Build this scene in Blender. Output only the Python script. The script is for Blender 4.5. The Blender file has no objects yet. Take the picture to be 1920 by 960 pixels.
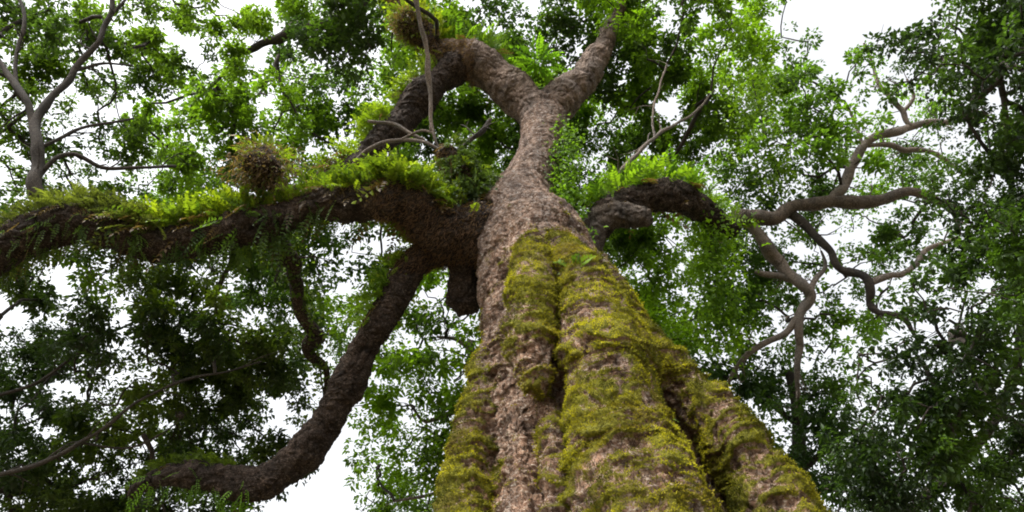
import bpy, math, random
import numpy as np
rng = np.random.default_rng(7); random.seed(7)
scn = bpy.context.scene
COL = scn.collection

# ------------------------------------------------------------------ camera
F = 1251.0; PITCH = math.radians(50.0); CAM = np.array([0, 0, 1.6])
FW = np.array([0, math.cos(PITCH), math.sin(PITCH)]); UP = np.array([0, -math.sin(PITCH), math.cos(PITCH)]); RT = np.array([1., 0, 0])
def pt(px, py, depth): return CAM + depth*(FW + (px-960)/F*RT - (py-480)/F*UP)
def depth_at(py, Y):   return Y/(math.cos(PITCH) - (480-py)/F*math.sin(PITCH))
cam = bpy.data.cameras.new('camera'); cam.sensor_width = 36; cam.lens = 36*F/1920; cam.clip_end = 2000; cam.clip_start = .05
co = bpy.data.objects.new('camera', cam); COL.objects.link(co); co.location = CAM
co.rotation_euler = (math.pi/2 + PITCH, 0, 0); scn.camera = co

# ------------------------------------------------------------------ noise
def _hash(i, j, k, seed):
    h = (i.astype(np.int64)*374761393 + j.astype(np.int64)*668265263 + k.astype(np.int64)*2147483647 + seed*144665) & 0xffffffff
    h = ((h ^ (h >> 13))*1274126177) & 0xffffffff
    h = ((h ^ (h >> 16))*2246822519) & 0xffffffff
    return ((h ^ (h >> 15)) & 0xffff)/32767.5 - 1
def vnoise(P, seed=0):
    P = np.asarray(P, float); f0 = np.floor(P); t = P-f0; i = f0.astype(np.int64); t = t*t*t*(t*(t*6-15)+10)
    r = 0
    for a in (0, 1):
        for b in (0, 1):
            for c in (0, 1):
                w = (t[:,0] if a else 1-t[:,0])*(t[:,1] if b else 1-t[:,1])*(t[:,2] if c else 1-t[:,2])
                r = r + w*_hash(i[:,0]+a, i[:,1]+b, i[:,2]+c, seed)
    return r
def fbm(P, o=4, seed=0):
    r = 0; a = 1
    for k in range(o): r = r + a*vnoise(P*2**k, seed+k); a *= .5
    return r

# ------------------------------------------------------------------ objects
def mesh_from(name, V, faces, mat, parent=None, smooth=True, attrs=None):
    """faces: (n,4) or (n,3) int array"""
    V = np.asarray(V, np.float32); faces = np.asarray(faces, np.int32); k = faces.shape[1]
    me = bpy.data.meshes.new(name); me.vertices.add(len(V)); me.vertices.foreach_set('co', V.ravel())
    me.loops.add(faces.size); me.loops.foreach_set('vertex_index', faces.ravel())
    me.polygons.add(len(faces)); me.polygons.foreach_set('loop_start', np.arange(0, faces.size, k, dtype=np.int32))
    me.update(calc_edges=True)
    if smooth: me.polygons.foreach_set('use_smooth', np.ones(len(faces), bool))
    for an, (typ, data) in (attrs or {}).items():
        at = me.attributes.new(an, typ, 'POINT')
        at.data.foreach_set('color' if typ == 'FLOAT_COLOR' else 'value', np.asarray(data, np.float32).ravel())
    me.materials.append(mat); me.update()
    o = bpy.data.objects.new(name, me); COL.objects.link(o)
    if parent is not None:
        o.parent = parent; o.matrix_parent_inverse = parent.matrix_basis.inverted()
    return o
def tag(o, label=None, cat=None, group=None, kind=None):
    for k, v in (('label', label), ('category', cat), ('group', group), ('kind', kind)):
        if v: o[k] = v
    return o
def empty(name, loc, label, cat, group=None):
    o = bpy.data.objects.new(name, None); COL.objects.link(o); o.location = loc; return tag(o, label, cat, group)

# ------------------------------------------------------------------ tubes
def resample(P, R, step):
    P = np.asarray(P, float); R = np.asarray(R, float)
    Q = np.vstack([2*P[0]-P[1], P, 2*P[-1]-P[-2]]); S = np.concatenate([[R[0]], R, [R[-1]]])
    op, orr = [], []
    for i in range(1, len(Q)-2):
        n = max(1, int(math.ceil(np.linalg.norm(Q[i+1]-Q[i])/step)))
        t = np.arange(n)/n; t = t[:,None]
        c = .5*(2*Q[i] + (Q[i+1]-Q[i-1])*t + (2*Q[i-1]-5*Q[i]+4*Q[i+1]-Q[i+2])*t*t + (3*Q[i]-Q[i-1]-3*Q[i+1]+Q[i+2])*t**3)
        op.append(c); orr.append(S[i]*(1-t[:,0]) + S[i+1]*t[:,0])
    op.append(P[-1:]); orr.append(R[-1:])
    return np.vstack(op), np.concatenate(orr)
def tube(P, R, seg=8, cap=True):
    P = np.asarray(P); n = len(P)
    T = np.gradient(P, axis=0); T /= np.linalg.norm(T, axis=1)[:,None]+1e-9
    ref = np.array([0.3, .9, .2]) if abs(T[0,1]) < .8 else np.array([.9, .1, .3])
    N = np.zeros_like(P); v = ref - T[0]*ref.dot(T[0]); N[0] = v/np.linalg.norm(v)
    for i in range(1, n):
        v = N[i-1] - T[i]*N[i-1].dot(T[i]); N[i] = v/(np.linalg.norm(v)+1e-9)
    B = np.cross(T, N); a = np.arange(seg)*2*math.pi/seg
    V = P[:,None,:] + R[:,None,None]*(np.cos(a)[None,:,None]*N[:,None,:] + np.sin(a)[None,:,None]*B[:,None,:])
    V = V.reshape(-1, 3); idx = np.arange(n*seg).reshape(n, seg)
    Fq = np.stack([idx[:-1], np.roll(idx[:-1], -1, 1), np.roll(idx[1:], -1, 1), idx[1:]], -1).reshape(-1, 4)
    if cap:
        V = np.vstack([V, P[:1]-T[:1]*R[0]*.7, P[-1:]+T[-1:]*R[-1]*.7]); c0, c1 = n*seg, n*seg+1
        e0 = np.stack([np.roll(idx[0], -1), idx[0], np.full(seg, c0), np.full(seg, c0)], -1)
        e1 = np.stack([idx[-1], np.roll(idx[-1], -1), np.full(seg, c1), np.full(seg, c1)], -1)
        return V, Fq, np.vstack([e0, e1])[:, :3]
    return V, Fq, None
class MB:
    def __init__(s): s.V = []; s.F = []; s.n = 0
    def tube(s, P, R, seg=8, step=.15):
        P, R = resample(P, R, step); V, q, t = tube(P, np.asarray(R), seg, True)
        t4 = np.stack([t[:,0], t[:,1], t[:,2]], -1)
        s.add(V, np.vstack([np.stack([q[:,0], q[:,1], q[:,2]], -1), np.stack([q[:,0], q[:,2], q[:,3]], -1), t4]))
    def add(s, V, Fc): s.V.append(V); s.F.append(Fc+s.n); s.n += len(V)
    def arr(s): return np.vstack(s.V), np.vstack(s.F)

# ------------------------------------------------------------------ materials
def newmat(name):
    m = bpy.data.materials.new(name); m.use_nodes = True; nt = m.node_tree; nt.nodes.clear()
    out = nt.nodes.new('ShaderNodeOutputMaterial')
    def N(t, **kw):
        n = nt.nodes.new(t)
        for k, v in kw.items():
            if k.startswith('i_'): n.inputs[k[2:].replace('_', ' ')].default_value = v
            else: setattr(n, k, v)
        return n
    return m, nt, N, out, nt.links.new
def mixc(N, L, fac, a, b):
    n = N('ShaderNodeMix', data_type='RGBA')
    L(fac, n.inputs[0])
    for s, i in ((a, 6), (b, 7)):
        if isinstance(s, tuple): n.inputs[i].default_value = (*s, 1)
        else: L(s, n.inputs[i])
    return n.outputs[2]
def ramp(N, L, src, p0, p1):
    n = N('ShaderNodeMapRange'); n.inputs[1].default_value = p0; n.inputs[2].default_value = p1; L(src, n.inputs[0]); return n.outputs[0]

def bark_mat(name, c_dark, c_mid, c_light, moss=True, scale=1.0, mosscol=((.075,.075,.009),(.29,.27,.018)), bump=.5):
    m, nt, N, out, L = newmat(name)
    geo = N('ShaderNodeNewGeometry')
    mp = N('ShaderNodeMapping'); mp.inputs['Scale'].default_value = (1*scale, 1*scale, 2.2*scale); L(geo.outputs['Position'], mp.inputs[0])
    n1 = N('ShaderNodeTexNoise', i_Scale=2.2, i_Detail=6., i_Roughness=.65); L(mp.outputs[0], n1.inputs['Vector'])
    n2 = N('ShaderNodeTexNoise', i_Scale=16., i_Detail=8., i_Roughness=.7); L(mp.outputs[0], n2.inputs['Vector'])
    n3 = N('ShaderNodeTexVoronoi', i_Scale=14.); L(mp.outputs[0], n3.inputs['Vector'])
    c = mixc(N, L, ramp(N, L, n1.outputs[0], .35, .65), c_dark, c_mid)
    c = mixc(N, L, ramp(N, L, n2.outputs[0], .49, .63), c, c_light)
    # darker bark cracks, plus shade painted into hollows and under the lips
    a = N('ShaderNodeAttribute', attribute_name='fissure_shade')
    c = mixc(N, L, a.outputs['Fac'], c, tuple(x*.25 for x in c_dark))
    bs = N('ShaderNodeBsdfPrincipled'); bs.inputs['Roughness'].default_value = .9; bs.inputs['Specular IOR Level'].default_value = .2
    mh = N('ShaderNodeMapping'); mh.inputs['Scale'].default_value = (2.6, 2.6, .55); L(geo.outputs['Position'], mh.inputs[0])
    nh = N('ShaderNodeTexNoise', i_Scale=1., i_Detail=6., i_Roughness=.65); L(mh.outputs[0], nh.inputs['Vector'])
    hue = N('ShaderNodeMix', data_type='RGBA', blend_type='MULTIPLY'); L(ramp(N, L, nh.outputs[0], .38, .62), hue.inputs[0]); L(c, hue.inputs[6]); hue.inputs[7].default_value = (.62, .68, .74, 1); c = hue.outputs[2]
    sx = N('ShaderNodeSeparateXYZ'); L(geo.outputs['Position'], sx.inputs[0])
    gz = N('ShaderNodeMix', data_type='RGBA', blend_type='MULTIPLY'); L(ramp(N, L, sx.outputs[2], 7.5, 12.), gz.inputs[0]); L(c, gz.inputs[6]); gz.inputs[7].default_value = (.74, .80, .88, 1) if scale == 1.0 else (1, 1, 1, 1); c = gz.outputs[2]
    mk2 = N('ShaderNodeMapping'); mk2.inputs['Scale'].default_value = (1*scale, 1*scale, .45*scale); L(geo.outputs['Position'], mk2.inputs[0])
    nc = N('ShaderNodeTexNoise', i_Scale=13., i_Detail=4., i_Roughness=.6, i_Distortion=.6); L(mk2.outputs[0], nc.inputs['Vector'])
    ab = N('ShaderNodeMath', operation='SUBTRACT'); L(nc.outputs[0], ab.inputs[0]); ab.inputs[1].default_value = .5
    ab2 = N('ShaderNodeMath', operation='ABSOLUTE'); L(ab.outputs[0], ab2.inputs[0])
    crk = ramp(N, L, ab2.outputs[0], .028, .004)
    c = mixc(N, L, crk, c, tuple(x*.3 for x in c_dark))
    n5 = N('ShaderNodeTexNoise', i_Scale=11., i_Detail=9., i_Roughness=.8, i_Distortion=.8); L(mp.outputs[0], n5.inputs['Vector'])
    pit = ramp(N, L, n5.outputs[0], .41, .31)
    c = mixc(N, L, pit, c, tuple(x*.22 for x in c_dark))
    if moss:
        at = N('ShaderNodeAttribute', attribute_name='moss')
        nm = N('ShaderNodeTexNoise', i_Scale=7., i_Detail=8., i_Roughness=.75); L(geo.outputs['Position'], nm.inputs['Vector'])
        ad = N('ShaderNodeMath', operation='ADD'); L(at.outputs['Fac'], ad.inputs[0]); L(nm.outputs[0], ad.inputs[1])
        mk = ramp(N, L, ad.outputs[0], .88, 1.06)
        nn = N('ShaderNodeTexNoise', i_Scale=30., i_Detail=5., i_Roughness=.7); L(geo.outputs['Position'], nn.inputs['Vector'])
        mc = mixc(N, L, ramp(N, L, nn.outputs[0], .35, .68), mosscol[0], mosscol[1])
        nb = N('ShaderNodeTexNoise', i_Scale=1.4, i_Detail=3.); L(geo.outputs['Position'], nb.inputs['Vector'])
        mc = mixc(N, L, ramp(N, L, nb.outputs[0], .5, .75), mc, (.14,.10,.018))
        c = mixc(N, L, mk, c, mc)
    L(c, bs.inputs['Base Color'])
    n4 = N('ShaderNodeTexNoise', i_Scale=30., i_Detail=6., i_Roughness=.75, i_Distortion=1.5); L(mp.outputs[0], n4.inputs['Vector'])
    s = N('ShaderNodeMath', operation='ADD'); L(n2.outputs[0], s.inputs[0]); L(n4.outputs[0], s.inputs[1])
    s2 = N('ShaderNodeMath', operation='MULTIPLY_ADD'); L(n3.outputs[0], s2.inputs[0]); s2.inputs[1].default_value = .5; L(s.outputs[0], s2.inputs[2])
    s3 = N('ShaderNodeMath', operation='MULTIPLY_ADD'); L(crk, s3.inputs[0]); s3.inputs[1].default_value = -.7; L(s2.outputs[0], s3.inputs[2]); s2 = s3
    bp = N('ShaderNodeBump', i_Strength=bump, i_Distance=.06); L(s2.outputs[0], bp.inputs['Height']); L(bp.outputs[0], bs.inputs['Normal'])
    L(bs.outputs[0], out.inputs[0]); return m

def leaf_mat(name, trans=.48, rough=.5, spec=.2):
    m, nt, N, out, L = newmat(name)
    at = N('ShaderNodeAttribute', attribute_name='tint')
    bs = N('ShaderNodeBsdfPrincipled'); bs.inputs['Roughness'].default_value = rough; bs.inputs['Specular IOR Level'].default_value = spec
    L(at.outputs['Color'], bs.inputs['Base Color'])
    mu = N('ShaderNodeMix', data_type='RGBA', blend_type='MULTIPLY'); mu.inputs[0].default_value = 1
    L(at.outputs['Color'], mu.inputs[6]); mu.inputs[7].default_value = (2.3, 2.4, .8, 1)
    tr = N('ShaderNodeBsdfTranslucent'); L(mu.outputs[2], tr.inputs['Color'])
    mx = N('ShaderNodeMixShader'); mx.inputs[0].default_value = trans
    L(bs.outputs[0], mx.inputs[1]); L(tr.outputs[0], mx.inputs[2]); L(mx.outputs[0], out.inputs[0]); return m

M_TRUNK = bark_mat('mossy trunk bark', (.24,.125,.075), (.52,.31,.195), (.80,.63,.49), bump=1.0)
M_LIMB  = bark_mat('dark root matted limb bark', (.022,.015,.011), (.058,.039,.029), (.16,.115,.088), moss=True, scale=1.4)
M_PALE  = bark_mat('pale grey branch bark', (.13,.10,.08), (.24,.19,.155), (.36,.30,.25), moss=False, scale=2.5)
M_BOUGH = bark_mat('weathered grey brown bough bark', (.10,.072,.055), (.21,.16,.125), (.36,.29,.235), moss=False, scale=2.2, bump=.8)
M_TWIG  = bark_mat('grey brown twig bark', (.04,.033,.027), (.07,.056,.045), (.12,.10,.085), moss=False, scale=3)
M_MOSS = leaf_mat('moss shoots', .25, .8, .1); M_LEAF  = leaf_mat('broad leaf', .53); M_FERN = leaf_mat('fern frond', .4, .5, .25); M_DARKLEAF = leaf_mat('glossy dark leaf', .36, .45, .3)

def leaf_mesh(name, C, Dv, Nv, Ls, Wd, tint, mat, parent):
    """rhombic folded leaves: C base, Dv direction, Nv normal, Ls length, Wd half width"""
    S = np.cross(Dv, Nv); S /= np.linalg.norm(S, axis=1)[:,None]+1e-9; Nv = np.cross(S, Dv)
    b = C; t = C + Dv*Ls[:,None] - Nv*(Ls*.18)[:,None]; mid = C + Dv*(Ls*.45)[:,None]
    l = mid + S*Wd[:,None] + Nv*(Wd*.35)[:,None]; rr = mid - S*Wd[:,None] + Nv*(Wd*.35)[:,None]
    V = np.stack([b, rr, t, l], 1).reshape(-1, 3); n = len(C); i = np.arange(n)*4
    Fc = np.stack([i, i+1, i+2, i, i+2, i+3], 1).reshape(-1, 3)
    return mesh_from(name, V, Fc, mat, parent, False, {'tint': ('FLOAT_COLOR', np.repeat(np.c_[tint, np.ones(n)], 4, 0))})
def unit(v): return v/(np.linalg.norm(v, axis=-1, keepdims=True)+1e-9)
# ------------------------------------------------------------------ the giant tree: trunk and thick limbs fused, then cut into parts
def px_tube(spec, mode):
    P, R = [], []
    for x, y, r, d in spec:
        dep = depth_at(y, d) if mode == 'Y' else d
        P.append(pt(x, y, dep)); R.append(r*dep/F)
    return np.array(P), np.array(R)
TUBES = []    # (part, moss weight, P, R)
def add_px(part, moss, mode, *spec, ground=None):
    P, R = px_tube(spec, mode)
    if ground:                        # run the foot of the tube down into the soil
        d = (P[0]-P[1])/np.linalg.norm(P[0]-P[1]); z0 = P[0][2]
        q = [P[0] + d*s for s in (z0*.45/abs(d[2]), z0*1.05/abs(d[2]))]
        q = [np.array([P[0][0]+(a[0]-P[0][0])*.9, max(a[1], 2.6), a[2]]) for a in q]
        P = np.vstack([q[1], q[0], P]); R = np.concatenate([[R[0]*ground*1.15, R[0]*ground], R])
    TUBES.append((part, moss, P, R)); return P, R
add_px('trunk', .30, 'Y', (1082,1020,172,8.15),(1072,900,149,8.15),(1056,780,133,8.1),(1038,660,121,8),(1018,540,116,8),(1000,470,104,8),(978,425,82,8),(975,385,66,8),(992,340,48,8),(1010,295,42,8),(1019,250,44,8),(1020,212,44,8), ground=1.15)
add_px('trunk', 1.0, 'Y', (868,1020,48,7.7),(884,890,36,7.8),(902,780,28,7.85),(921,680,20,7.95),(937,610,13,8), ground=1.1)
add_px('trunk', 1.0, 'Y', (1208,1020,120,6.62),(1180,900,103,6.75),(1149,790,84,6.88),(1132,690,82,7.0),(1116,620,60,6.95),(1097,560,46,6.93),(1074,505,36,6.95),(1046,462,26,7.1),(1030,425,14,7.3), ground=1.15)
add_px('trunk', 1.0, 'Y', (1492,1025,82,7.75),(1424,920,70,7.8),(1357,825,58,7.85),(1291,740,47,7.85),(1222,660,38,7.75),(1172,590,33,7.7),(1128,530,28,7.65),(1095,480,18,7.8), ground=1.2)
add_px('trunk', .3, 'Y', (1345,1020,66,8.6),(1294,900,56,8.6),(1240,780,50,8.3),(1195,690,40,8.2), ground=1.1)
add_px('trunk', .95, 'Y', (1000,730,18,6.8),(990,670,32,6.76),(990,600,38,6.80),(996,540,37,6.9),(1002,490,30,7.0),(1000,450,20,7.2))
add_px('trunk', .15, 'Y', (985,1010,44,7.1),(978,920,38,7.2),(972,830,30,7.3),(966,740,22,7.4), ground=1.1)
add_px('trunk', .5, 'Y', (1056,1010,34,6.9),(1050,900,30,7.0),(1043,800,24,7.1),(1030,720,16,7.3), ground=1.1)
add_px('trunk', .5, 'Y', (1105,1010,30,6.55),(1150,940,40,6.4),(1215,920,44,6.3),(1275,960,38,6.5),(1310,1030,30,6.7))
# junction and left limb
add_px('limb', .1, 'D', (960,440,62,13.0),(880,440,56,12.9),(815,425,50,12.7),(765,385,46,12.5),(715,375,40,12.4),(655,384,33,12.3),(600,382,29,12.2),(550,401,34,12.1),(500,417,38,12),(450,427,35,12),(400,443,36,11.9),(350,451,33,11.8),(300,459,33,11.7),(250,447,32,11.6),(205,427,33,11.6),(150,414,35,11.5),(100,425,38,11.4),(50,445,40,11.3),(0,465,42,11.2),(-90,499,44,11),(-220,489,42,10.8),(-400,429,32,10.5))
# lower left limb
add_px('limb', .05, 'D', (920,455,50.0,13.2),(855,458,46.0,13.0),(800,476,40.0,12.8),(765,512,32.6,12.6),(738,560,30.8,12.4),(710,610,29.0,12.2),(682,655,27.3,12.1),(660,705,29.0,12),(630,760,30.8,11.9),(598,812,32.6,11.8),(560,858,34.3,11.7),(515,895,33.4,11.6),(470,908,29.0,11.5),(415,897,24.6,11.5),(360,888,22.0,11.4),(310,892,20.2,11.4),(270,908,15.0,11.4),(245,930,8.8,11.4))
# dark stub under the junction
add_px('limb', .0, 'D', (905,440,46,13.2),(884,495,42,13.1),(874,545,37,12.9),(866,575,31,12.8))
# dark limb among ferns above junction
add_px('limb', .1, 'D', (930,425,48,13.4),(895,380,34,13.6),(868,338,24,13.8),(845,300,22,14),(832,280,16,14))
# left fork, arching over and down
add_px('limb', .0, 'D', (1018,240,40,16.2),(1002,206,42,16.6),(972,180,38,17),(940,152,37,17.2),(908,126,36,17.3),(880,108,33,17.4),(852,98,26,17.5),(830,92,18,17.6))
# right fork
add_px('limb', .0, 'D', (1022,240,38,16.2),(1040,200,36,16.8),(1066,172,30,17.2),(1098,146,25,17.6),(1112,116,27,18),(1130,92,22,18.4),(1140,62,15,18.8),(1156,30,12,19.2),(1178,-10,10,19.6),(1230,-70,8,20))
# epiphyte covered knee behind left fork
add_px('limb', .0, 'D', (850,126,26,17.3),(820,95,22,17.6),(790,62,24,17.9),(768,36,20,18.2),(745,5,15,18.6),(720,-50,12,19))
# right limb with sawn stub
add_px('limb', .1, 'D', (1060,500,44,13.6),(1096,478,30,13.8),(1110,445,29,14),(1130,412,29,14.1),(1160,402,22,14.1),(1192,405,20,14),(1216,409,16,13.9))
add_px('limb', .1, 'D', (1120,430,30,14.1),(1148,390,30,14.4),(1195,374,30,14.6),(1245,366,29,14.8),(1285,374,26,15),(1320,396,23,15.2),(1350,420,20,15.4),(1376,434,15,15.5))

# arm dropping from the elbow of the left fork
add_px('limb', .0, 'D', (905,112,20,17.4),(868,118,30,17.3),(838,142,31,17.2),(812,160,27,17),(775,198,29,16.7),(752,232,26,16.4),(715,262,27,16),(690,296,22,15.7),(655,320,20,15.4),(622,346,14,15.2),(590,352,10,15.1))
PARTS = ['trunk'] + ['limb %d' % i for i in range(1, 9)]
def fuse():
    V0, F0, n = [], [], 0; A, AR, AT = [], [], []
    for ti, (part, moss, P, R) in enumerate(TUBES):
        p, r = resample(P, R, .12)
        # knobbly width
        kn = .10 if part == 'trunk' else .17; r = r*(1 + kn*vnoise(p*1.7, 5) + .6*kn*vnoise(p*4, 6))
        V, q, t = tube(p, r, 20, True)
        V0.append(V); F0 += [tuple(int(c)+n for c in f) for f in q] + [tuple(int(c)+n for c in f) for f in t]; n += len(V)
        A.append(p); AR.append(r); AT.append(np.full(len(p), ti))
    me = bpy.data.meshes.new('fuse'); me.from_pydata(np.vstack(V0).tolist(), [], F0); me.update()
    o = bpy.data.objects.new('fuse', me); COL.objects.link(o)
    md = o.modifiers.new('r', 'REMESH'); md.mode = 'VOXEL'; md.voxel_size = .025; sm = o.modifiers.new('s', 'SMOOTH'); sm.iterations = 4; sm.factor = .6
    dg = bpy.context.evaluated_depsgraph_get(); dg.update()
    ev = o.evaluated_get(dg); m2 = bpy.data.meshes.new_from_object(ev)
    nv = len(m2.vertices); V = np.empty(nv*3, np.float32); m2.vertices.foreach_get('co', V); V = V.reshape(-1, 3).astype(float)
    Nn = np.empty(nv*3, np.float32); m2.vertices.foreach_get('normal', Nn); Nn = Nn.reshape(-1, 3).astype(float)
    nl = len(m2.loops); Li = np.empty(nl, np.int32); m2.loops.foreach_get('vertex_index', Li)
    if nl != 4*len(m2.polygons): raise RuntimeError('expected quads')
    Q = Li.reshape(-1, 4)
    bpy.data.objects.remove(o); bpy.data.meshes.remove(me); bpy.data.meshes.remove(m2)
    return V, Nn, Q, np.vstack(A), np.concatenate(AR), np.concatenate(AT)
V, Nn, Q, A, AR, AT = fuse()
# nearest tube per vertex (signed distance to the tube's surface)
print('verts', len(V)); best = np.full(len(V), 1e9); who = np.zeros(len(V), int); mw = np.zeros(len(V)); ms = np.zeros(len(V))
for ti in range(len(TUBES)):
    a, r = A[AT == ti], AR[AT == ti]
    for s in range(0, len(V), 40000):
        d = (np.linalg.norm(V[s:s+40000, None, :]-a[None], axis=2) - r[None]).min(1)
        e = np.exp(-np.clip(d, -.5, 4)/.09); mw[s:s+40000] += e; ms[s:s+40000] += e*TUBES[ti][1]
        w = d < best[s:s+40000]; best[s:s+40000][w] = d[w]; who[s:s+40000][w] = ti
moss_w = ms/(mw+1e-12)
is_trunk = np.array([t[0] == 'trunk' for t in TUBES])[who]
height = V[:,2]
# displaced bark: ripples draped across the ridges, lumps and fissures
warp = np.stack([vnoise(V*1.1, 11), vnoise(V*1.1, 12), vnoise(V*.9, 13)], 1)
rip = fbm(np.stack([V[:,0]*1.5+warp[:,0]*.6, V[:,1]*1.5, V[:,2]*5.0+warp[:,2]*1.8], 1), 4, 21)
lump = fbm(V*1.3, 3, 41)
flake = fbm(np.stack([V[:,0]*7, V[:,1]*7, V[:,2]*8], 1), 4, 45)
fine = fbm(V*17., 2, 51)
patch = .5*fbm(V*np.array([1.0,1.0,.8]), 4, 61) + .5*fbm(np.stack([V[:,0]*2.6+warp[:,0], V[:,1]*2.6, V[:,2]*1.0], 1), 3, 62)
# lips of bark draped one above the other: each swells downwards and breaks off
w1 = fbm(V*np.array([1.3,1.3,1.6]), 3, 63); w2 = vnoise(V*np.array([3.2,3.2,2.2]), 64)
def lips(freq, seed, wa, wb):
    ph = -V[:,2]*freq + wa*w1 + wb*w2 + .5*vnoise(V*5., seed); fr = ph-np.floor(ph)
    saw = np.where(fr < .8, (fr/.8)**1.3, (1-fr)/.2)
    on = np.clip(.55 + .9*vnoise(np.stack([V[:,0]*2.4, V[:,1]*2.4, V[:,2]*2.0+np.floor(ph)*7.3], 1), seed+1), 0, 1)
    return saw*on, (fr > .80)*on
l1, u1 = lips(4.6, 66, 1.5, .35); l2, u2 = lips(9.5, 68, 2.6, .6)
lip = np.clip(l1*1.0 + l2*.5, 0, 1.4)
dome = np.clip((9.2-height)/3.2, 0, 1)
mmask = moss_w*1.0 + .40*patch + .15*np.clip(Nn[:,2]+.1, -.5, 1) + .72*(lip-.5) + .18*rip + .26*flake - .12 - np.clip(.06+.5*patch, .0, .5)*np.clip((6.6-height)/1.0, 0, 1)*np.clip((2.3-V[:,0])/.5, 0, 1)*np.clip((V[:,0]+.35)/.3, 0, 1)
mmask -= np.clip((height-9.5)/3.0, 0, 1)*.7
mmask -= .7*np.maximum(u1, u2*.7)
mmask = np.where(is_trunk, np.clip(mmask, -.4, 1.1), -.3 + moss_w*.5 + .35*np.clip(Nn[:,2], 0, 1) + .2*lump)
fiss = np.clip(-flake*1.0-.28, 0, 1) + np.clip(-rip*1.0-.45, 0, 1) + .25*np.maximum(u1, u2)  # painted shade: darkens hollows of the relief and undersides of the lips
vs_ = np.stack([V[:,0]*5+warp[:,1]*1.5, V[:,1]*5+warp[:,0]*1.5, V[:,2]*1.7], 1)
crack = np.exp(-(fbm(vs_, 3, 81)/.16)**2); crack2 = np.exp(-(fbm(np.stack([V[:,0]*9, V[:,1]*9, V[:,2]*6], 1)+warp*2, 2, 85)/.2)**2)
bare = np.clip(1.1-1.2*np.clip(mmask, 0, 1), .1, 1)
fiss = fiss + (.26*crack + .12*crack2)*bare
flute = 1-2.2*np.abs(vnoise(np.stack([V[:,0]*1.25+.25*warp[:,0], V[:,1]*1.25, V[:,2]*.13], 1), 91)); flute2 = 1-2.2*np.abs(vnoise(np.stack([V[:,0]*2.9+.3*warp[:,1], V[:,1]*2.9, V[:,2]*.28], 1), 92))
amp = np.where(is_trunk, np.clip(1.3-height/15, .42, 1), .6)
disp = amp*(.035*rip + .062*l1*(.45+.55*np.clip(moss_w+.2, 0, 1)) + .045*l2 + 0*lump - .052*crack*bare - .022*crack2*bare + .025*lump + .026*flake + .012*fine + .03*np.clip(mmask, 0, 1))
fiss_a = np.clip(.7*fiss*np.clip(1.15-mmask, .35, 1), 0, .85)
disp = disp + np.where(is_trunk, np.clip((15-height)/5, 0, 1), 0)*(.085*np.clip(flute, -1, 1) + .035*np.clip(flute2, -1, 1))
Vd = V + Nn*disp[:,None]

# ------------------------------------------------------------------ world root of the tree
TREE = empty('giant_tree', (1.0, 7.6, 0), 'giant old tree with mossy buttressed trunk and fern covered limbs filling the middle', 'tree')
fw = np.sort(who[Q], axis=1)[:, 1]
def cut(name, sel, mat):
    f = Q[sel]; u, inv = np.unique(f.ravel(), return_inverse=True)
    return mesh_from(name, Vd[u], inv.reshape(-1, 4), mat, TREE, True, {'moss': ('FLOAT', mmask[u]), 'fissure_shade': ('FLOAT', fiss_a[u])})
tr_ids = [i for i, t in enumerate(TUBES) if t[0] == 'trunk']; li_ids = [i for i, t in enumerate(TUBES) if t[0] != 'trunk']
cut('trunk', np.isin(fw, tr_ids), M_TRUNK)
M_FORK = bark_mat('rough upper bark', (.13,.088,.066), (.25,.175,.135), (.36,.28,.225), moss=False, scale=1.6)
LIMB_MATS = {li_ids[4]: M_FORK, li_ids[5]: M_FORK, li_ids[7]: M_BOUGH}
LIMB_LABELS = {li_ids[0]: 'long fern covered limb reaching to the left', li_ids[1]: 'bare dark limb sweeping down and to the left', li_ids[2]: 'black broken stub hanging under the junction', li_ids[7]: 'rounded pale brown limb stub on the right'}
for i in li_ids:
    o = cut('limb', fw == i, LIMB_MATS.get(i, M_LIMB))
    if i in LIMB_LABELS: o['label'] = LIMB_LABELS[i]

# short moss shoots standing on the mossy bark
cand = np.flatnonzero(is_trunk & (mmask > .36) & (height > 2.2)); cand = cand[(Nn[cand]*unit(V[cand]-CAM)).sum(1) < .35]; NM = 190000; mi = rng.choice(cand, NM)
O = Vd[mi] + rng.normal(0, .012, (NM, 3)); Dm = unit(Nn[mi] + rng.normal(0, .55, (NM, 3)) + [0,0,.1])
bm = np.clip(.36+.55*fbm(O*1.7, 3, 77)+.42*vnoise(O*8, 78)+rng.normal(0, .12, NM), 0, 1)[:,None]
tm = np.array([.048,.052,.008])*(1-bm) + np.array([.39,.35,.022])*bm
br_ = np.clip(vnoise(O*2.3, 79)*2-.7, 0, 1)[:,None]; tm = tm*(1-br_*.6) + np.array([.13,.085,.02])*br_*.6
ml = rng.uniform(.010, .030, NM)*(.6+.6*np.clip(mmask[mi], 0, 1.1)); o = leaf_mesh('moss', O, Dm, rng.normal(0, 1, (NM, 3)), ml, ml*.28, tm, M_MOSS, TREE); o['kind'] = 'stuff'

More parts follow.
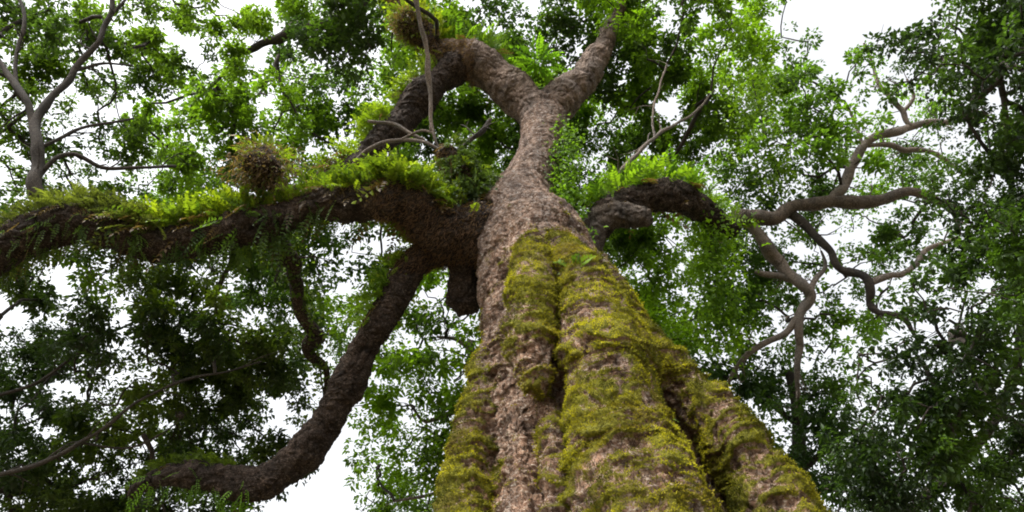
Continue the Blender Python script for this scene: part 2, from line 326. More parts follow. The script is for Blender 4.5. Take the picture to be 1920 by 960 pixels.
# ------------------------------------------------------------------ thinner branches of the giant tree
NODES = {k: [] for k in 'LMRHUKJDEGF'}      # attachment points for twigs, per crown
for k, ids in (('L', li_ids[:1]), ('U', li_ids[:1]), ('M', li_ids[9:10]+li_ids[6:7]), ('K', li_ids[5:7]), ('J', li_ids[4:6]), ('R', li_ids[5:6]+li_ids[8:9]), ('H', li_ids[8:9])):
    for i in ids: NODES[k] += list(A[AT == i][8::6])
def branch(parent, mat, crown, *spec, mode='D', name='branch', wob=.8):
    P, R = px_tube(spec, mode); P, R = resample(P, R, .25)
    P = P + wob*R[:,None]*np.stack([vnoise(P*2.1, s) for s in (71, 72, 73)], 1)*1.2
    R = R*(1+.18*vnoise(P*3, 74)+.12*vnoise(P*7, 75))*.88
    mb = MB(); mb.tube(P, R, 10, .1)
    T = np.gradient(P, axis=0); T /= np.linalg.norm(T, axis=1)[:,None]+1e-9
    for q in range(int(len(P)*.25*1.3)):
        i = rng.integers(2, len(P)); d = unit(rng.normal(0, .7, 3) + T[i]*.7 + [0, 0, .25]); Ls = rng.uniform(.25, .95); r0 = min(R[i]*.45, .022)
        a = P[i]; b = a + d*Ls*.5 + rng.normal(0, .06, 3); e = b + unit(d + rng.normal(0, .5, 3))*Ls*.5
        mb.tube([a, b, e], [r0, r0*.7, .004], 5, .25); mb.tube([b, b + unit(d + rng.normal(0, .8, 3))*Ls*.4], [r0*.55, .003], 4, .25)
        if crown and q % 2: NODES[crown].append(e)
    v, f = mb.arr()
    o = mesh_from(name, v, f, mat, parent)
    if crown: NODES[crown] += list(P[::3])
    return o
B = lambda crown, *s, mat=M_PALE: branch(TREE, mat, crown, *s)
branch(TREE, M_BOUGH, 'H', (1366,432,12.9,15.45),(1384,418,18.1,15.55),(1410,409,17.2,15.65),(1460,402,13.8,15.8),(1500,387,14.6,15.9),(1560,379,13.3,16),(1625,379,13.8,16.1),(1668,369,12.0,16.2),(1712,359,9.5,16.3),(1755,376,7.7,16.4),(1788,402,5.2,16.5),(1800,440,2.6,16.5), wob=.3)
B('H', (1555,380,11,16),(1588,342,11,16.2),(1604,300,10,16.4),(1616,275,10,16.5),(1650,251,9,16.6),(1700,243,9,16.8),(1745,229,8,17),(1800,228,5,17.2),(1850,215,3,17.4))
B('H', (1712,236,6,16.8),(1690,202,5.5,17),(1655,165,4.5,17.2),(1640,128,3.5,17.4),(1620,80,2,17.6))
B('H', (1692,205,4,17),(1712,180,3.5,17),(1700,150,2.5,17))
B('H', (1630,270,6,16.5),(1660,268,6,16.5),(1700,280,6,16.4),(1740,282,5,16.3),(1778,302,4,16.2),(1810,330,3,16.2))
B('H', (1618,272,4,16.5),(1605,240,3.5,16.8),(1595,205,2.5,17))
B('H', (1415,415,12,15.7),(1428,455,14,15.6),(1452,490,15,15.5),(1480,522,13,15.4),(1514,548,10,15.3),(1508,590,10,15.2),(1500,630,9,15.1),(1494,690,7,15),(1500,750,4,15))
B('H', (1418,508,5,15.3),(1445,518,8,15.4),(1480,528,9,15.4))
B('H', (1502,600,8,15.2),(1460,632,7,15.1),(1410,660,6,15),(1378,690,5,15),(1366,720,3,15))
B('H', (1508,552,7,15.3),(1532,522,6,15.4),(1546,492,4,15.6),(1540,470,2.5,15.8))
B('H', (1485,402,11,15.9),(1528,440,9,15.7),(1558,468,9,15.5),(1582,496,9,15.4),(1630,526,10,15.2),(1640,560,9,15.1),(1652,586,8,15),(1700,602,6,14.9),(1726,638,4,14.8), mat=M_TWIG)
B('H', (1634,530,7,15.2),(1690,514,7,15.2),(1720,490,6,15.2),(1740,466,5,15.3),(1792,446,4,15.4))
B('H', (1708,560,3,15),(1712,590,3,14.9),(1718,620,2,14.8))
B('L', (66,370,15,11.6),(68,320,13,11.9),(70,270,12,12.2),(74,235,11,12.4),(98,182,8,12.8),(138,132,7,13.2),(180,82,6,13.6),(206,30,5,14),(214,-5,4.5,14.2),(240,-60,3,14.6), mat=M_TWIG)
B('L', (72,240,9,12.4),(46,188,7,12.6),(20,148,6,12.9),(-12,100,5,13.2),(-50,40,3,13.6), mat=M_TWIG)
B('L', (30,165,4,12.8),(30,100,4,13.2),(46,40,4,13.6),(34,-10,3,14), mat=M_TWIG)
B('L', (138,132,3.5,13.2),(190,120,3,13.6),(250,123,2,14), mat=M_TWIG)
B('L', (206,30,3.5,14),(228,8,3,14.2),(250,-20,2,14.6), mat=M_TWIG)
B('L', (74,330,6,11.9),(100,300,5,12),(140,292,5,12.2),(180,308,4.5,12.4),(230,315,4,12.6),(330,312,3,13), mat=M_TWIG)
B('L', (78,275,5,12.2),(120,255,4,12.4),(170,236,3.5,12.8),(250,222,2,13.4), mat=M_TWIG)
B('R', (1140,394,6,14.3),(1150,340,5.5,15),(1198,285,4.5,15.6),(1240,246,4,16.2),(1290,222,3,17),(1340,170,2,18))
B('R', (1225,260,3,16),(1226,200,2.5,16.6),(1250,120,2,17.5))
branch(TREE, M_TWIG, None, (848,300,4,14),(872,272,4.5,14.3),(904,246,6,14.6),(919,225,3.5,14.7))['label'] = 'short broken snag in the hollow left of the upper trunk'
B('M', (722,-45,12,19),(670,10,12,18.8),(620,48,13,18.5),(570,64,14,18.3),(530,68,12,18.1),(490,78,8,18),(440,110,5,18),(400,160,3,18), mat=M_TWIG)
B('U', (520,430,16,12.3),(528,462,22,12.5),(548,484,20,12.7),(546,516,14,12.8),(566,548,16,13),(570,588,11,13.1),(590,628,17,13.2),(586,652,12,13.3),(604,690,9,13.4),(612,740,7,13.5),(606,800,5,13.7), mat=M_LIMB)
B('U', (442,440,6,11.95),(430,500,5,12.6),(415,525,5,12.8),(402,570,3,13.2), mat=M_TWIG)

# ------------------------------------------------------------------ neighbouring trees: trunks and limbs
def side_tree(crown, base, loc_label, trunk_px, limbs, mat=M_TWIG):
    root = empty('forest_tree', base, loc_label, 'tree', 'forest trees around the giant tree')
    P, R = px_tube(trunk_px, 'D')
    P = np.vstack([np.array(base)-[0,0,.2], np.array(base)*.6+P[0]*.4+[0.1,.1,0], P]); R = np.concatenate([[R[0]*2.0, R[0]*1.35], R])
    p, r = resample(P, R, .25); p = p + .25*r[:,None]*np.stack([vnoise(p*1.1, s) for s in (81, 82, 83)], 1)
    mb = MB(); mb.tube(p, r*(1+.12*vnoise(p*2, 84)), 14, .15); v, f = mb.arr(); mesh_from('trunk', v, f, mat, root)
    NODES[crown] += list(p[int(len(p)*.55)::4])
    for l in limbs: branch(root, mat, crown, *l)
    return root
T_D = side_tree('D', (5.6,6.2,0), 'dark backlit tree with small leaves crowding the right edge, a thick limb slanting low', [(1600,1120,20,9.4),(1720,946,13,9.6),(1780,890,11,9.7),(1832,830,10,9.8),(1872,770,9,9.9),(1905,690,8,10),(1915,560,7,10.1),(1900,420,6,10.2),(1890,260,5,10.3),(1870,100,4,10.4)],
    [[(1905,690,6,10),(1850,640,5,9.8),(1780,600,3,9.6)],[(1912,500,6,10.1),(1850,450,4,9.9),(1800,400,2.5,9.8)],[(1895,330,5,10.2),(1840,270,4,10),(1800,200,2.5,9.9)],[(1915,600,6,10),(2000,500,5,10),(2060,380,4,10)],[(1860,785,5,9.9),(1858,730,4,9.8),(1850,690,3,9.7)]])
T_E = side_tree('E', (-7.0,8.6,0), 'dark dense tree in the lower left with a thin slanting bough', [(-330,1080,22,12),(-220,960,18,12),(-120,880,14,12),(-80,760,12,12.2),(-60,660,10,12.4),(0,590,7,12.8)],
    [[(-190,930,5.4,12),(-60,905,4.8,11.8),(80,868,4.8,11.7),(180,812,3.9,11.7),(255,757,3.3,11.8),(350,712,2.7,12),(430,695,2.1,12.2),(490,678,1.5,12.4)],[(150,830,2.4,11.7),(240,840,2.1,12),(310,808,1.8,12.4),(340,780,1.2,12.6)],[(-80,760,4.2,12.2),(60,720,3.6,12.6),(180,640,2.4,13),(300,580,1.8,13.4)],[(140,700,2.4,12.8),(150,660,1.8,12.7),(220,672,1.5,13)]])
T_G = side_tree('G', (-.9,15.5,0), 'bright green tree seen between the sweeping bare limb and the giant trunk', [(900,1010,16,16),(885,900,14,16.4),(880,820,12,16.8),(890,730,10,17.2),(880,640,8,17.6)],
    [[(888,820,6,16.8),(845,825,5,16.7),(828,838,3.5,16.6)],[(892,690,7,17.2),(880,660,6,17.2),(850,636,4,17.3),(820,630,3,17.4)],[(885,760,5,17),(800,790,4,17),(770,760,3,17)],[(880,910,5,16.4),(800,930,4,16.3),(740,940,2.5,16.2)]], M_PALE)
T_F = side_tree('F', (6.2,15.0,0), 'mid green tree behind the right buttress of the giant trunk', [(1470,1050,18,15.5),(1490,920,15,15.8),(1500,800,12,16.2),(1480,700,9,16.6)],
    [[(1490,900,7,15.8),(1560,830,6,15.6),(1620,800,4,15.5)],[(1500,800,7,16.2),(1420,740,5,16.4),(1380,700,3,16.6)],[(1490,860,6,16),(1400,850,4,16),(1360,800,3,16)],[(1480,940,6,15.7),(1600,900,5,15),(1700,880,3,14.6)]])

# ------------------------------------------------------------------ foliage
ROWS = """
878544565 2586699999888876499997789 9751000000267899
888765676 3573699998778635999888654 8742000004437999
675556564 4301679987646887589988555 6766235457769999
677536673 4642378886543799888588886 6787255457779999
353557766 8666886543469888898887387 7668655266667689
453455678 8876887667788776888876388 7758863615526789
656676677 7667766688887888888777687 8548942543337999
644556655 6665546888888888888876547 8757865776433788
656664457 7566666777777888888998878 8878875475465578
667666667 6666667888888888888988888 7766763677666899
556655555 5666655466688888888998886 8767636677657899
555545556 7677755433668888888888886 6886664664657899
763165675 4457966256666888888888847 6995745345463799
641178864 5247865275567777777777647 7885565356645899
240178865 7776786445677777777776667 8886554545465899
554755667 7446777666777777777777757 7898667223466789
686788767 8888856678865777777777777 6657776525777889
688466778 8878734238877877777777777 7575677614787689
798788778 8676310688767777777777777 7776887335887689
798867668 9876430057667777777777777 7777884156776789
787767578 8767620025767777777777777 7778887767877868
897575788 8875410378777777777777777 7778899887868767
886568888 8888600268877777777777777 7778888888878754
898789988 8873100378877777777777777 7778888888888755
""".strip().split('\n')
DENS = [[int(c) for c in r.replace(' ', '')] for r in ROWS]
W = min(len(r) for r in DENS); DENS = np.array([ (r+[r[-1]]*48)[:48] for r in DENS])
KIND = """
LLLLLLMKKMMMJJRRRRHHHDDD
LLLLLLMKKMMMMJRRRRHHHDDD
LLLMMMMMMMMMMRRRRRHHHHDD
LLLMMMMMMMMMMRRRRRHHHHDD
LLLMMMMMMMMMMRRRRHHHHHDD
UUUUUUUMMMMMMRRRRHHHHHDD
EUUEEMMMMGGGMRRRRHHHHDDD
EEEEEEMMGGGGGGRRRHHHHDDD
EEEEEEEMGGGGGGFFFFHHDDDD
EEEEEEEEGGGGGGFFFFFFDDDD
EEEEEEEEGGGGGGFFFFFFDDDD
EEEEEEEEGGGGGGFFFFFDDDDD
""".strip().split('\n')
#        depth range   leaf  spray  base colours (dark, bright) mat  bright share
KINDS = {
 'L': ((13.0,18.0), .108, .17, (.030,.055,.016), (.080,.135,.015), M_LEAF, .30),
 'M': ((18.0,25.0), .138, .24, (.023,.046,.013), (.078,.138,.013), M_LEAF, .34),
 'R': ((16.5,24.0), .135, .24, (.028,.054,.011), (.095,.170,.011), M_LEAF, .42),
 'H': ((14.6,19.5), .115, .20, (.034,.066,.017), (.085,.160,.016), M_LEAF, .35),
 'U': ((12.6,15.5), .120, .19, (.030,.058,.015), (.085,.140,.015), M_LEAF, .35),
 'K': ((14.0,15.5), .120, .19, (.018,.036,.011), (.040,.075,.013), M_DARKLEAF, .2),
 'J': ((19.5,21.5), .150, .24, (.018,.036,.011), (.040,.075,.013), M_DARKLEAF, .2),
 'D': (( 8.0,11.8), .082, .14, (.015,.029,.010), (.044,.086,.012), M_DARKLEAF, .22),
 'E': ((12.2,16.0), .105, .17, (.021,.040,.012), (.072,.110,.013), M_DARKLEAF, .30),
 'G': ((15.5,19.5), .135, .21, (.032,.062,.012), (.100,.175,.012), M_LEAF, .45),
 'F': ((14.5,18.5), .120, .19, (.022,.048,.014), (.060,.115,.014), M_DARKLEAF, .30),
}
FILL = dict(L=4.0, M=5.0, R=4.0, H=2.7, U=4.2, K=3.4, J=3.6, D=6.0, E=5.6, G=4.4, F=3.5)
def kind_at(x, y):
    jx, jy = vnoise(np.array([[x/70, y/70, 0], [x/70, y/70, 9]]), 91)*45
    c = int(np.clip((x+jx)//80, 0, 23)); r = int(np.clip((y+jy)//80, 0, 11)); return KIND[r][c]
SPR = {k: [] for k in KINDS}
for r in range(-2, 26):
    for c in range(-5, 53):
        d = DENS[min(max(r, 0), 23)][min(max(c, 0), 47)]
        if d == 0: continue
        off = not (0 <= r < 24 and 0 <= c < 48)
        if off and (r+c) % 2: continue
        tau = -math.log(1-min(d, 9.2)/10)
        n = rng.poisson(tau*1.5) if d < 7 else max(1, int(round(tau*1.5)))
        if d >= 4: n = max(n, 1)
        for _ in range(n):
            x, y = c*40+rng.uniform(-4, 44), r*40+rng.uniform(-4, 44)
            k = kind_at(x, y); SPR[k].append((x, y, tau*1600/n))
PARENT = dict(L=TREE, M=TREE, R=TREE, H=TREE, U=TREE, K=TREE, J=TREE, D=T_D, E=T_E, G=T_G, F=T_F)
def foliage(k):
    (d0, d1), leaf, sp, cd, cb, mat, share = KINDS[k]
    S = np.array(SPR[k]); n = len(S)
    S[:,2] *= np.clip(1+1.5*vnoise(np.c_[S[:,0]/42, S[:,1]/42, np.full(n, 5.)], 151+ord(k)), .35, 2.1)
    low = vnoise(np.c_[S[:,0]/220, S[:,1]/220, np.full(n, 3.)], 101+ord(k))
    u = np.clip(.5 + .45*low + rng.normal(0, .18, n), 0, 1); dep = d0 + (d1-d0)*u
    ctr = np.array([pt(x, y, d) for (x, y, _), d in zip(S, dep)])
    # twigs: grow a shortest-path-like tree from the limbs to every spray
    root = np.array(NODES[k]); par = np.full(n, -1); start = np.zeros((n, 3))
    dd = np.linalg.norm(ctr[:,None]-root[None], axis=2); best = dd.min(1)*1.0; arg = dd.argmin(1); isroot = np.ones(n, bool); src = arg.copy()
    done = np.zeros(n, bool); order = []; plen = np.zeros(n)
    for _ in range(n):
        c = np.where(done, 1e9, best); i = int(c.argmin()); done[i] = True; order.append(i)
        base = root[src[i]] if isroot[i] else ctr[src[i]]
        start[i] = base; par[i] = -1 if isroot[i] else src[i]
        plen[i] = (0 if par[i] < 0 else plen[par[i]]) + np.linalg.norm(ctr[i]-base)
        nd = np.linalg.norm(ctr-ctr[i], axis=1) + .25*plen[i]
        w = (nd < best) & ~done; best[w] = nd[w]; src[w] = i; isroot[w] = False
    cnt = np.ones(n)
    for i in order[::-1]:
        if par[i] >= 0: cnt[par[i]] += cnt[i]
    top = np.arange(n); key = {}
    for i in order:
        top[i] = top[par[i]] if par[i] >= 0 else i
    for i in order:
        a, b = start[i], ctr[i]; L_ = np.linalg.norm(b-a)
        if L_ < .05 or (cnt[i] == 1 and L_ > (1.0 if d1 < 16 else 1.5)): continue
        mb = key.setdefault(top[i], MB())
        m1 = a*.66+b*.34 + rng.normal(0, .07*L_, 3) + [0,0,.03*L_]; m2 = a*.33+b*.67 + rng.normal(0, .07*L_, 3) + [0,0,.03*L_]
        r1 = min(.006*cnt[i]**.55+.004, .06); r0 = min(r1*1.15, .065)
        mb.tube([a, m1, m2, b], [r0, r0*.9+r1*.1, r1, r1*.9], 5, .5)
    for mb in key.values():
        v, f = mb.arr(); mesh_from('twig', v, f, M_TWIG, PARENT[k])
    # leaves
    keep = ~((cnt == 1) & (np.linalg.norm(ctr-start, axis=1) > (1.0 if d1 < 16 else 1.5)))
    la = leaf*leaf*.48*.62
    C, D, Nr, T, SC = [], [], [], [], []
    brightn = vnoise(np.c_[S[:,0]/90, S[:,1]/90, np.full(n, 1.)], 201+ord(k))
    for i in np.flatnonzero(keep):
        nl = int(np.clip(S[i,2]/(la*(F/dep[i])**2)*FILL[k], 10, 900))
        s = sp*rng.uniform(.75, 1.3)
        # several rosettes of leaves round the twig ends
        ns = max(2, int(round(nl/32))); sub = ctr[i] + rng.normal(0, 1, (ns, 3))*[s, s, s*.75]
        w = rng.integers(0, ns, nl); u_ = unit(rng.normal(0, 1, (nl, 3))*[1, 1, .7]); tr_ = leaf*1.5*rng.uniform(.35, 1.0, (nl, 1))*rng.uniform(.7, 1.25, (ns, 1))[w]
        off = u_*tr_; c = sub[w] + off
        dv = unit(u_*[1, 1, .5] + rng.normal(0, .35, (nl, 3)) + [0, 0, -.35])
        nv = unit(rng.normal(0, .42, (nl, 3)) + [0, 0, 1] + u_*.35)
        tv = rng.normal(0, .20, ns)[w]
        br = np.clip(share + 1.0*brightn[i] + rng.normal(0, .15) + tv + rng.normal(0, .10, nl), 0, 1)[:,None]
        t = np.array(cd)*(1-br) + np.array(cb)*br
        C.append(c); D.append(dv); Nr.append(nv); T.append(t*rng.uniform(.8, 1.2, (nl, 1))); SC.append(np.full(nl, rng.uniform(.75, 1.3)))
    C, D, Nr, T = map(np.vstack, (C, D, Nr, T)); SC = np.concatenate(SC); n2 = len(C)
    ls = leaf*rng.uniform(.6, 1.25, n2)*SC
    o = leaf_mesh('foliage', C, D, Nr, ls, ls*.27, T, mat, PARENT[k])
    return n2
tot = {k: foliage(k) for k in KINDS}
print('verts', len(V), 'leaves', tot, sum(tot.values()))

# ------------------------------------------------------------------ ferns
def frond_arrays(O, D, Ln, tint, droop=.5, pairs=8, wf=.24):
    """O origins, D directions (n,3), lengths; each frond a curved row of leaflets -> leaf arrays"""
    n = len(O); C, DV, NV, LS, T = [], [], [], [], []
    side = unit(np.cross(D, rng.normal(0, 1, (n, 3))+[0,0,1.5])); nor = unit(np.cross(side, D))
    for j in range(pairs):
        t = (j+.6)/pairs
        p = O + D*(Ln*t)[:,None] - np.array([0,0,1.])*(Ln*droop*t*t)[:,None]
        dj = unit(D - np.array([0,0,1.])*2*droop*t)
        w = wf*math.sin(math.pi*min(1, .18+t*.82))**.7
        for s in (-1, 1):
            C.append(p); DV.append(unit(side*s + dj*.75 + rng.normal(0, .12, (n, 3)))); NV.append(nor + rng.normal(0, .2, (n, 3)))
            LS.append(Ln*w*rng.uniform(.8, 1.15, n)); T.append(tint*rng.uniform(.85, 1.15, (n, 1)))
    p = O + D*(Ln*.92)[:,None] - np.array([0,0,1.])*(Ln*droop*.85)[:,None]
    C.append(p); DV.append(unit(D-np.array([0,0,1.])*2*droop)); NV.append(nor); LS.append(Ln*wf*.8); T.append(tint)
    return [np.concatenate(a) for a in (C, DV, NV, LS, T)]
def fern_mass(name, label, vsel, count, up, length, cd, cb, droop, mat=M_FERN, jitter=.5, spread=.04):
    idx = np.flatnonzero(vsel); idx = rng.choice(idx, count, replace=len(idx) < count)
    O = Vd[idx] + rng.normal(0, spread, (count, 3)); D = unit(Nn[idx]*.7 + np.array(up) + rng.normal(0, jitter, (count, 3)))
    b = np.clip(.5 + .4*vnoise(O*1.6, 301) + rng.normal(0, .2, count), 0, 1)[:,None]
    tint = np.array(cd)*(1-b) + np.array(cb)*b
    dead = rng.uniform(0, 1, count) < .05; tint[dead] = np.array([.085,.055,.028])*rng.uniform(.6, 1.2, (dead.sum(), 1)); D[dead] = unit(D[dead]*.5+[0,0,-.6])
    length = length*np.clip(1+.55*vnoise(O*1.3, 305), .4, 1.6)
    C, DV, NV, LS, T = frond_arrays(O, D, length*rng.uniform(.55, 1.25, count), tint, droop)
    return tag(leaf_mesh(name, C, DV, NV, LS, LS*.22, T, mat, None), label, 'ferns', None, 'stuff')
# pixel position of each trunk / limb vertex, only to say which stretch of limb carries which ferns
rel = Vd-CAM; dz = rel@FW; PX = 960+F*(rel@RT)/dz; PY = 480-F*(rel@UP)/dz
LI = [who == i for i in li_ids]
upn = Nn[:,2]; face = -(Nn*unit(rel)).sum(1)
fern_mass('fern_carpet', 'bright yellow green fern carpet along the top of the long left limb', LI[0] & (PX > 260) & (PX < 850) & (upn > .0), 1500, (0,-.25,.7), .46, (.055,.10,.012), (.22,.275,.020), .45)
fern_mass('fern_carpet', 'sparser dark green drooping fronds among the yellow green carpet on the long left limb', LI[0] & (PX > 240) & (PX < 860) & (upn > -.1), 260, (0,-.5,.2), .52, (.03,.055,.012), (.10,.15,.016), .7)
fern_mass('fern_carpet', 'dull grey green fern thatch on the far left end of the long limb', LI[0] & (PX > -300) & (PX < 290) & (upn > -.12), 1700, (-.35,-.4,.25), .46, (.035,.045,.018), (.10,.12,.028), .5)
fern_mass('fern_fringe', 'hanging green fern fringe under the long left limb', LI[0] & (PX > -200) & (PX < 640) & (upn < -.35), 300, (0,.6,-.4), .40, (.022,.042,.012), (.065,.11,.016), .5)
fern_mass('fern_carpet', 'yellow green ferns on the arching limb left of the fork', LI[9] & (PX > 600) & (PX < 850) & (Nn[:,0] < -.15) & (upn > .05), 300, (-.6,-.1,.5), .46, (.07,.12,.014), (.19,.26,.02), .4)
fern_mass('fern_carpet', 'ferns growing in the crook above the left fork', LI[4] & (PX > 835) & (PX < 1010) & (upn > .45), 200, (.1,-.1,.9), .55, (.07,.14,.014), (.17,.28,.02), .4)
fern_mass('fern_carpet', 'yellowish ferns and roots round the knotted limb top left of the fork', LI[6] & (PY > -40) & (upn > -.3), 260, (0,-.2,.5), .45, (.09,.13,.014), (.20,.24,.02), .4)
fern_mass('fern_carpet', 'dark grey green ferns hanging in the hollow above the trunk junction', LI[3] & (PX > 835), 420, (.2,-.35,-.1), .45, (.02,.035,.014), (.06,.09,.024), .8)
fern_mass('fern_carpet', 'green ferns along the top of the right limb by the rounded stub', (LI[8]) & (PX > 1110) & (PX < 1400) & (upn > .1), 330, (0,-.2,.6), .60, (.06,.13,.014), (.16,.26,.02), .4)
fern_mass('fern_carpet', 'shaggy mixed ferns hanging in the crotch where the limbs leave the trunk', (LI[0] | LI[1] | LI[3]) & (PX > 720) & (PX < 900) & (upn > -.1), 150, (0,-.5,.1), .36, (.04,.07,.012), (.17,.22,.02), .8)
fern_mass('fern_carpet', 'low ferns on the tip of the sweeping lower left limb', LI[1] & (PX < 440) & (upn > .3), 240, (-.2,-.1,.6), .28, (.05,.08,.012), (.13,.19,.018), .5)
fern_mass('fern_fringe', 'green fern fringe hanging from the tip of the sweeping lower left limb', LI[1] & (PX < 470) & (upn < -.3), 60, (0,.3,-.5), .36, (.05,.11,.014), (.11,.21,.02), .5)
fern_mass('fern_fringe', 'fern fringe on the left edge of the sweeping lower left limb near the junction', LI[1] & (PX > 690) & (PX < 780) & (Nn[:,0] < -.3), 110, (-.7,0,.2), .36, (.05,.10,.014), (.14,.22,.02), .5)

# matted rootlets on the limbs near the junction
rv = np.flatnonzero(((LI[0] & (PX > 700)) | (LI[0] & (upn > .2) & (PX > 380)) | (LI[1] & (PY < 510)) | LI[3] | LI[6] | (LI[4] & (PX < 890))) & (face > -.4)); nr = 9000; ri = rng.choice(rv, nr)
Or = Vd[ri]; Dr = unit(Nn[ri]*.22 + rng.normal(0, .28, (nr, 3)) + [-.3,0,-.7])
tr2 = np.array([.16,.10,.068])*rng.uniform(.7, 1.3, (nr, 1))
o = leaf_mesh('root_mat', Or, Dr, Nn[ri]+rng.normal(0, .3, (nr, 3)), rng.uniform(.05, .17, nr), rng.uniform(.003, .007, nr), tr2, M_MOSS, TREE); o['kind'] = 'stuff'

# single ferns and sprigs: root ball and fronds
def single_fern(name, loc, label, nf, length, cd, cb, ball, droop=.55, up=.7):
    root = empty(name, loc, label, 'fern', {'nest_fern':'nest ferns with root balls','fern_sprig':'fern sprigs on the trunk'}.get(name)); loc = np.array(loc)
    if ball > .2:
        u = unit(rng.normal(0, 1, (2200, 3))+[0,0,-.25]); O = loc + u*ball*np.array([1,1,1.1])*rng.uniform(.5, 1, (2200, 1)); O = loc + (O-loc)*(1+.55*fbm(u*1.6+loc, 2, 402))[:,None]*[1.25,1.1,.95] + rng.normal(0, .07, (2200, 3)); D = unit(u*[.7,.7,.3]+rng.normal(0, .6, (2200, 3))+[0,0,-1.0])
        mb = MB(); uu = unit(rng.normal(0, 1, (1, 3)))
        a = np.linspace(0, math.pi, 10); ring = 14
        vv = np.array([[math.sin(t)*math.cos(2*math.pi*q/ring), math.sin(t)*math.sin(2*math.pi*q/ring), math.cos(t)] for t in a for q in range(ring)])
        vv = vv*np.array([1.2,1.1,.9])*ball*.62*(1+.5*fbm(vv*2.0+loc, 3, 401))[:,None] + loc
        ff = [[i*ring+q, i*ring+(q+1) % ring, (i+1)*ring+(q+1) % ring, (i+1)*ring+q] for i in range(9) for q in range(ring)]
        mesh_from('root_ball', vv, np.array(ff), M_LIMB, root)
        tint = np.tile([.10,.066,.038], (2200, 1))*rng.uniform(.5, 1.5, (2200, 1)); gr = rng.uniform(0, 1, 2200) < .18; tint[gr] = [.09,.11,.02]
        leaf_mesh('root_mat', O, D, rng.normal(0, 1, (2200, 3)), rng.uniform(.05, .17, 2200), rng.uniform(.004, .018, 2200), tint, M_FERN, root)
    for i in range(nf):
        az = 2*math.pi*i/nf + rng.uniform(-.3, .3); el = rng.uniform(.2, 1.0)*up
        D = unit(np.array([[math.cos(az)*math.cos(el), math.sin(az)*math.cos(el), math.sin(el)]])); b = rng.uniform(0, 1)
        C, DV, NV, LS, T = frond_arrays(loc[None]+D*ball*.7, D, np.array([length*rng.uniform(.7, 1.2)]), (np.array(cd)*(1-b)+np.array(cb)*b)[None], droop, 9, .24)
        leaf_mesh('frond', C, DV, NV, LS, LS*.28, T, M_FERN, root)
single_fern('nest_fern', pt(493,312,12.0), 'shaggy brown root ball topped with yellow fronds above the long left limb', 22, .46, (.10,.15,.014), (.22,.28,.02), .50, .4, 1.3)
single_fern('nest_fern', pt(765,45,17.6), 'brown root ball with ferns high at the top beside the hanging vine', 24, .55, (.10,.15,.014), (.20,.27,.02), .40, .4, 1.2)
single_fern('fern_sprig', pt(1078,508,9.95), 'small bright fern sprig rooted on the mossy trunk face', 9, .42, (.07,.13,.014), (.15,.24,.02), .03, .5, 1.0)
single_fern('fern_sprig', pt(1245,785,8.3), 'tiny pale green fern sprig beside the groove of the right buttress', 6, .16, (.14,.22,.02), (.2,.3,.03), .01, .5, 1.0)
single_fern('fern_clump', pt(1010,120,16.6), 'broad leafy green fern clump in the fork of the trunk', 18, .75, (.07,.15,.014), (.15,.28,.02), .12, .4, 1.2)

# ------------------------------------------------------------------ leafy climbers
def climber(label, spec, count, leaf, sig, cd, cb, stem_r=.015):
    P, R = px_tube([(x, y, 2, d) for x, y, d in spec], 'D'); p, r = resample(P, np.full(len(P), stem_r), .15)
    root = empty('climbing_vine', P[0], label, 'vine', 'leafy climbers on trunks and limbs')
    mb = MB(); mb.tube(p + .05*np.stack([vnoise(p*2, s) for s in (5, 6, 7)], 1), r, 6, .2); v, f = mb.arr(); mesh_from('stem', v, f, M_TWIG, root)
    i = rng.integers(0, len(p), count); O = p[i] + rng.normal(0, sig, (count, 3))
    D = unit(rng.normal(0, .5, (count, 3)) + [0,-.2,-.5]); NV = unit(rng.normal(0, .5, (count, 3)) + [0,-.7,.6])
    b = np.clip(.5+.5*vnoise(O*2, 44)+rng.normal(0, .2, count), 0, 1)[:,None]
    ls = leaf*rng.uniform(.6, 1.3, count)
    leaf_mesh('leaves', O, D, NV, ls, ls*.32, np.array(cd)*(1-b)+np.array(cb)*b, M_LEAF, root)
climber('curtain of bright green climber hanging below the right limb', [(1330,425,15.3),(1345,480,15),(1340,540,14.8),(1350,600,14.7),(1345,640,14.6)], 2600, .12, .32, (.05,.10,.012), (.15,.25,.014))
climber('strip of green climber leaves along the right edge of the upper trunk', [(1060,250,15.5),(1050,320,14.4),(1050,380,13.7),(1064,430,13.2),(1092,490,12.8)], 2600, .10, .20, (.035,.07,.012), (.10,.18,.014))
climber('bright climber on the tree low between bare limb and giant trunk', [(838,960,15.4),(830,900,15.6),(822,850,15.8),(812,810,16)], 900, .12, .26, (.05,.09,.012), (.13,.22,.014))
climber('dull leafy climber wrapped round the knobbly dark stem hanging below the left limb', [(525,450,12.3),(545,490,12.6),(560,540,12.9),(580,610,13.1),(595,660,13.3),(608,760,13.6)], 700, .10, .20, (.03,.05,.012), (.09,.13,.014))
climber('bright green climber in the right crown above the right limb', [(1410,150,17),(1425,210,16.8),(1440,270,16.6),(1460,330,16.4)], 1500, .13, .40, (.05,.09,.012), (.14,.23,.014))

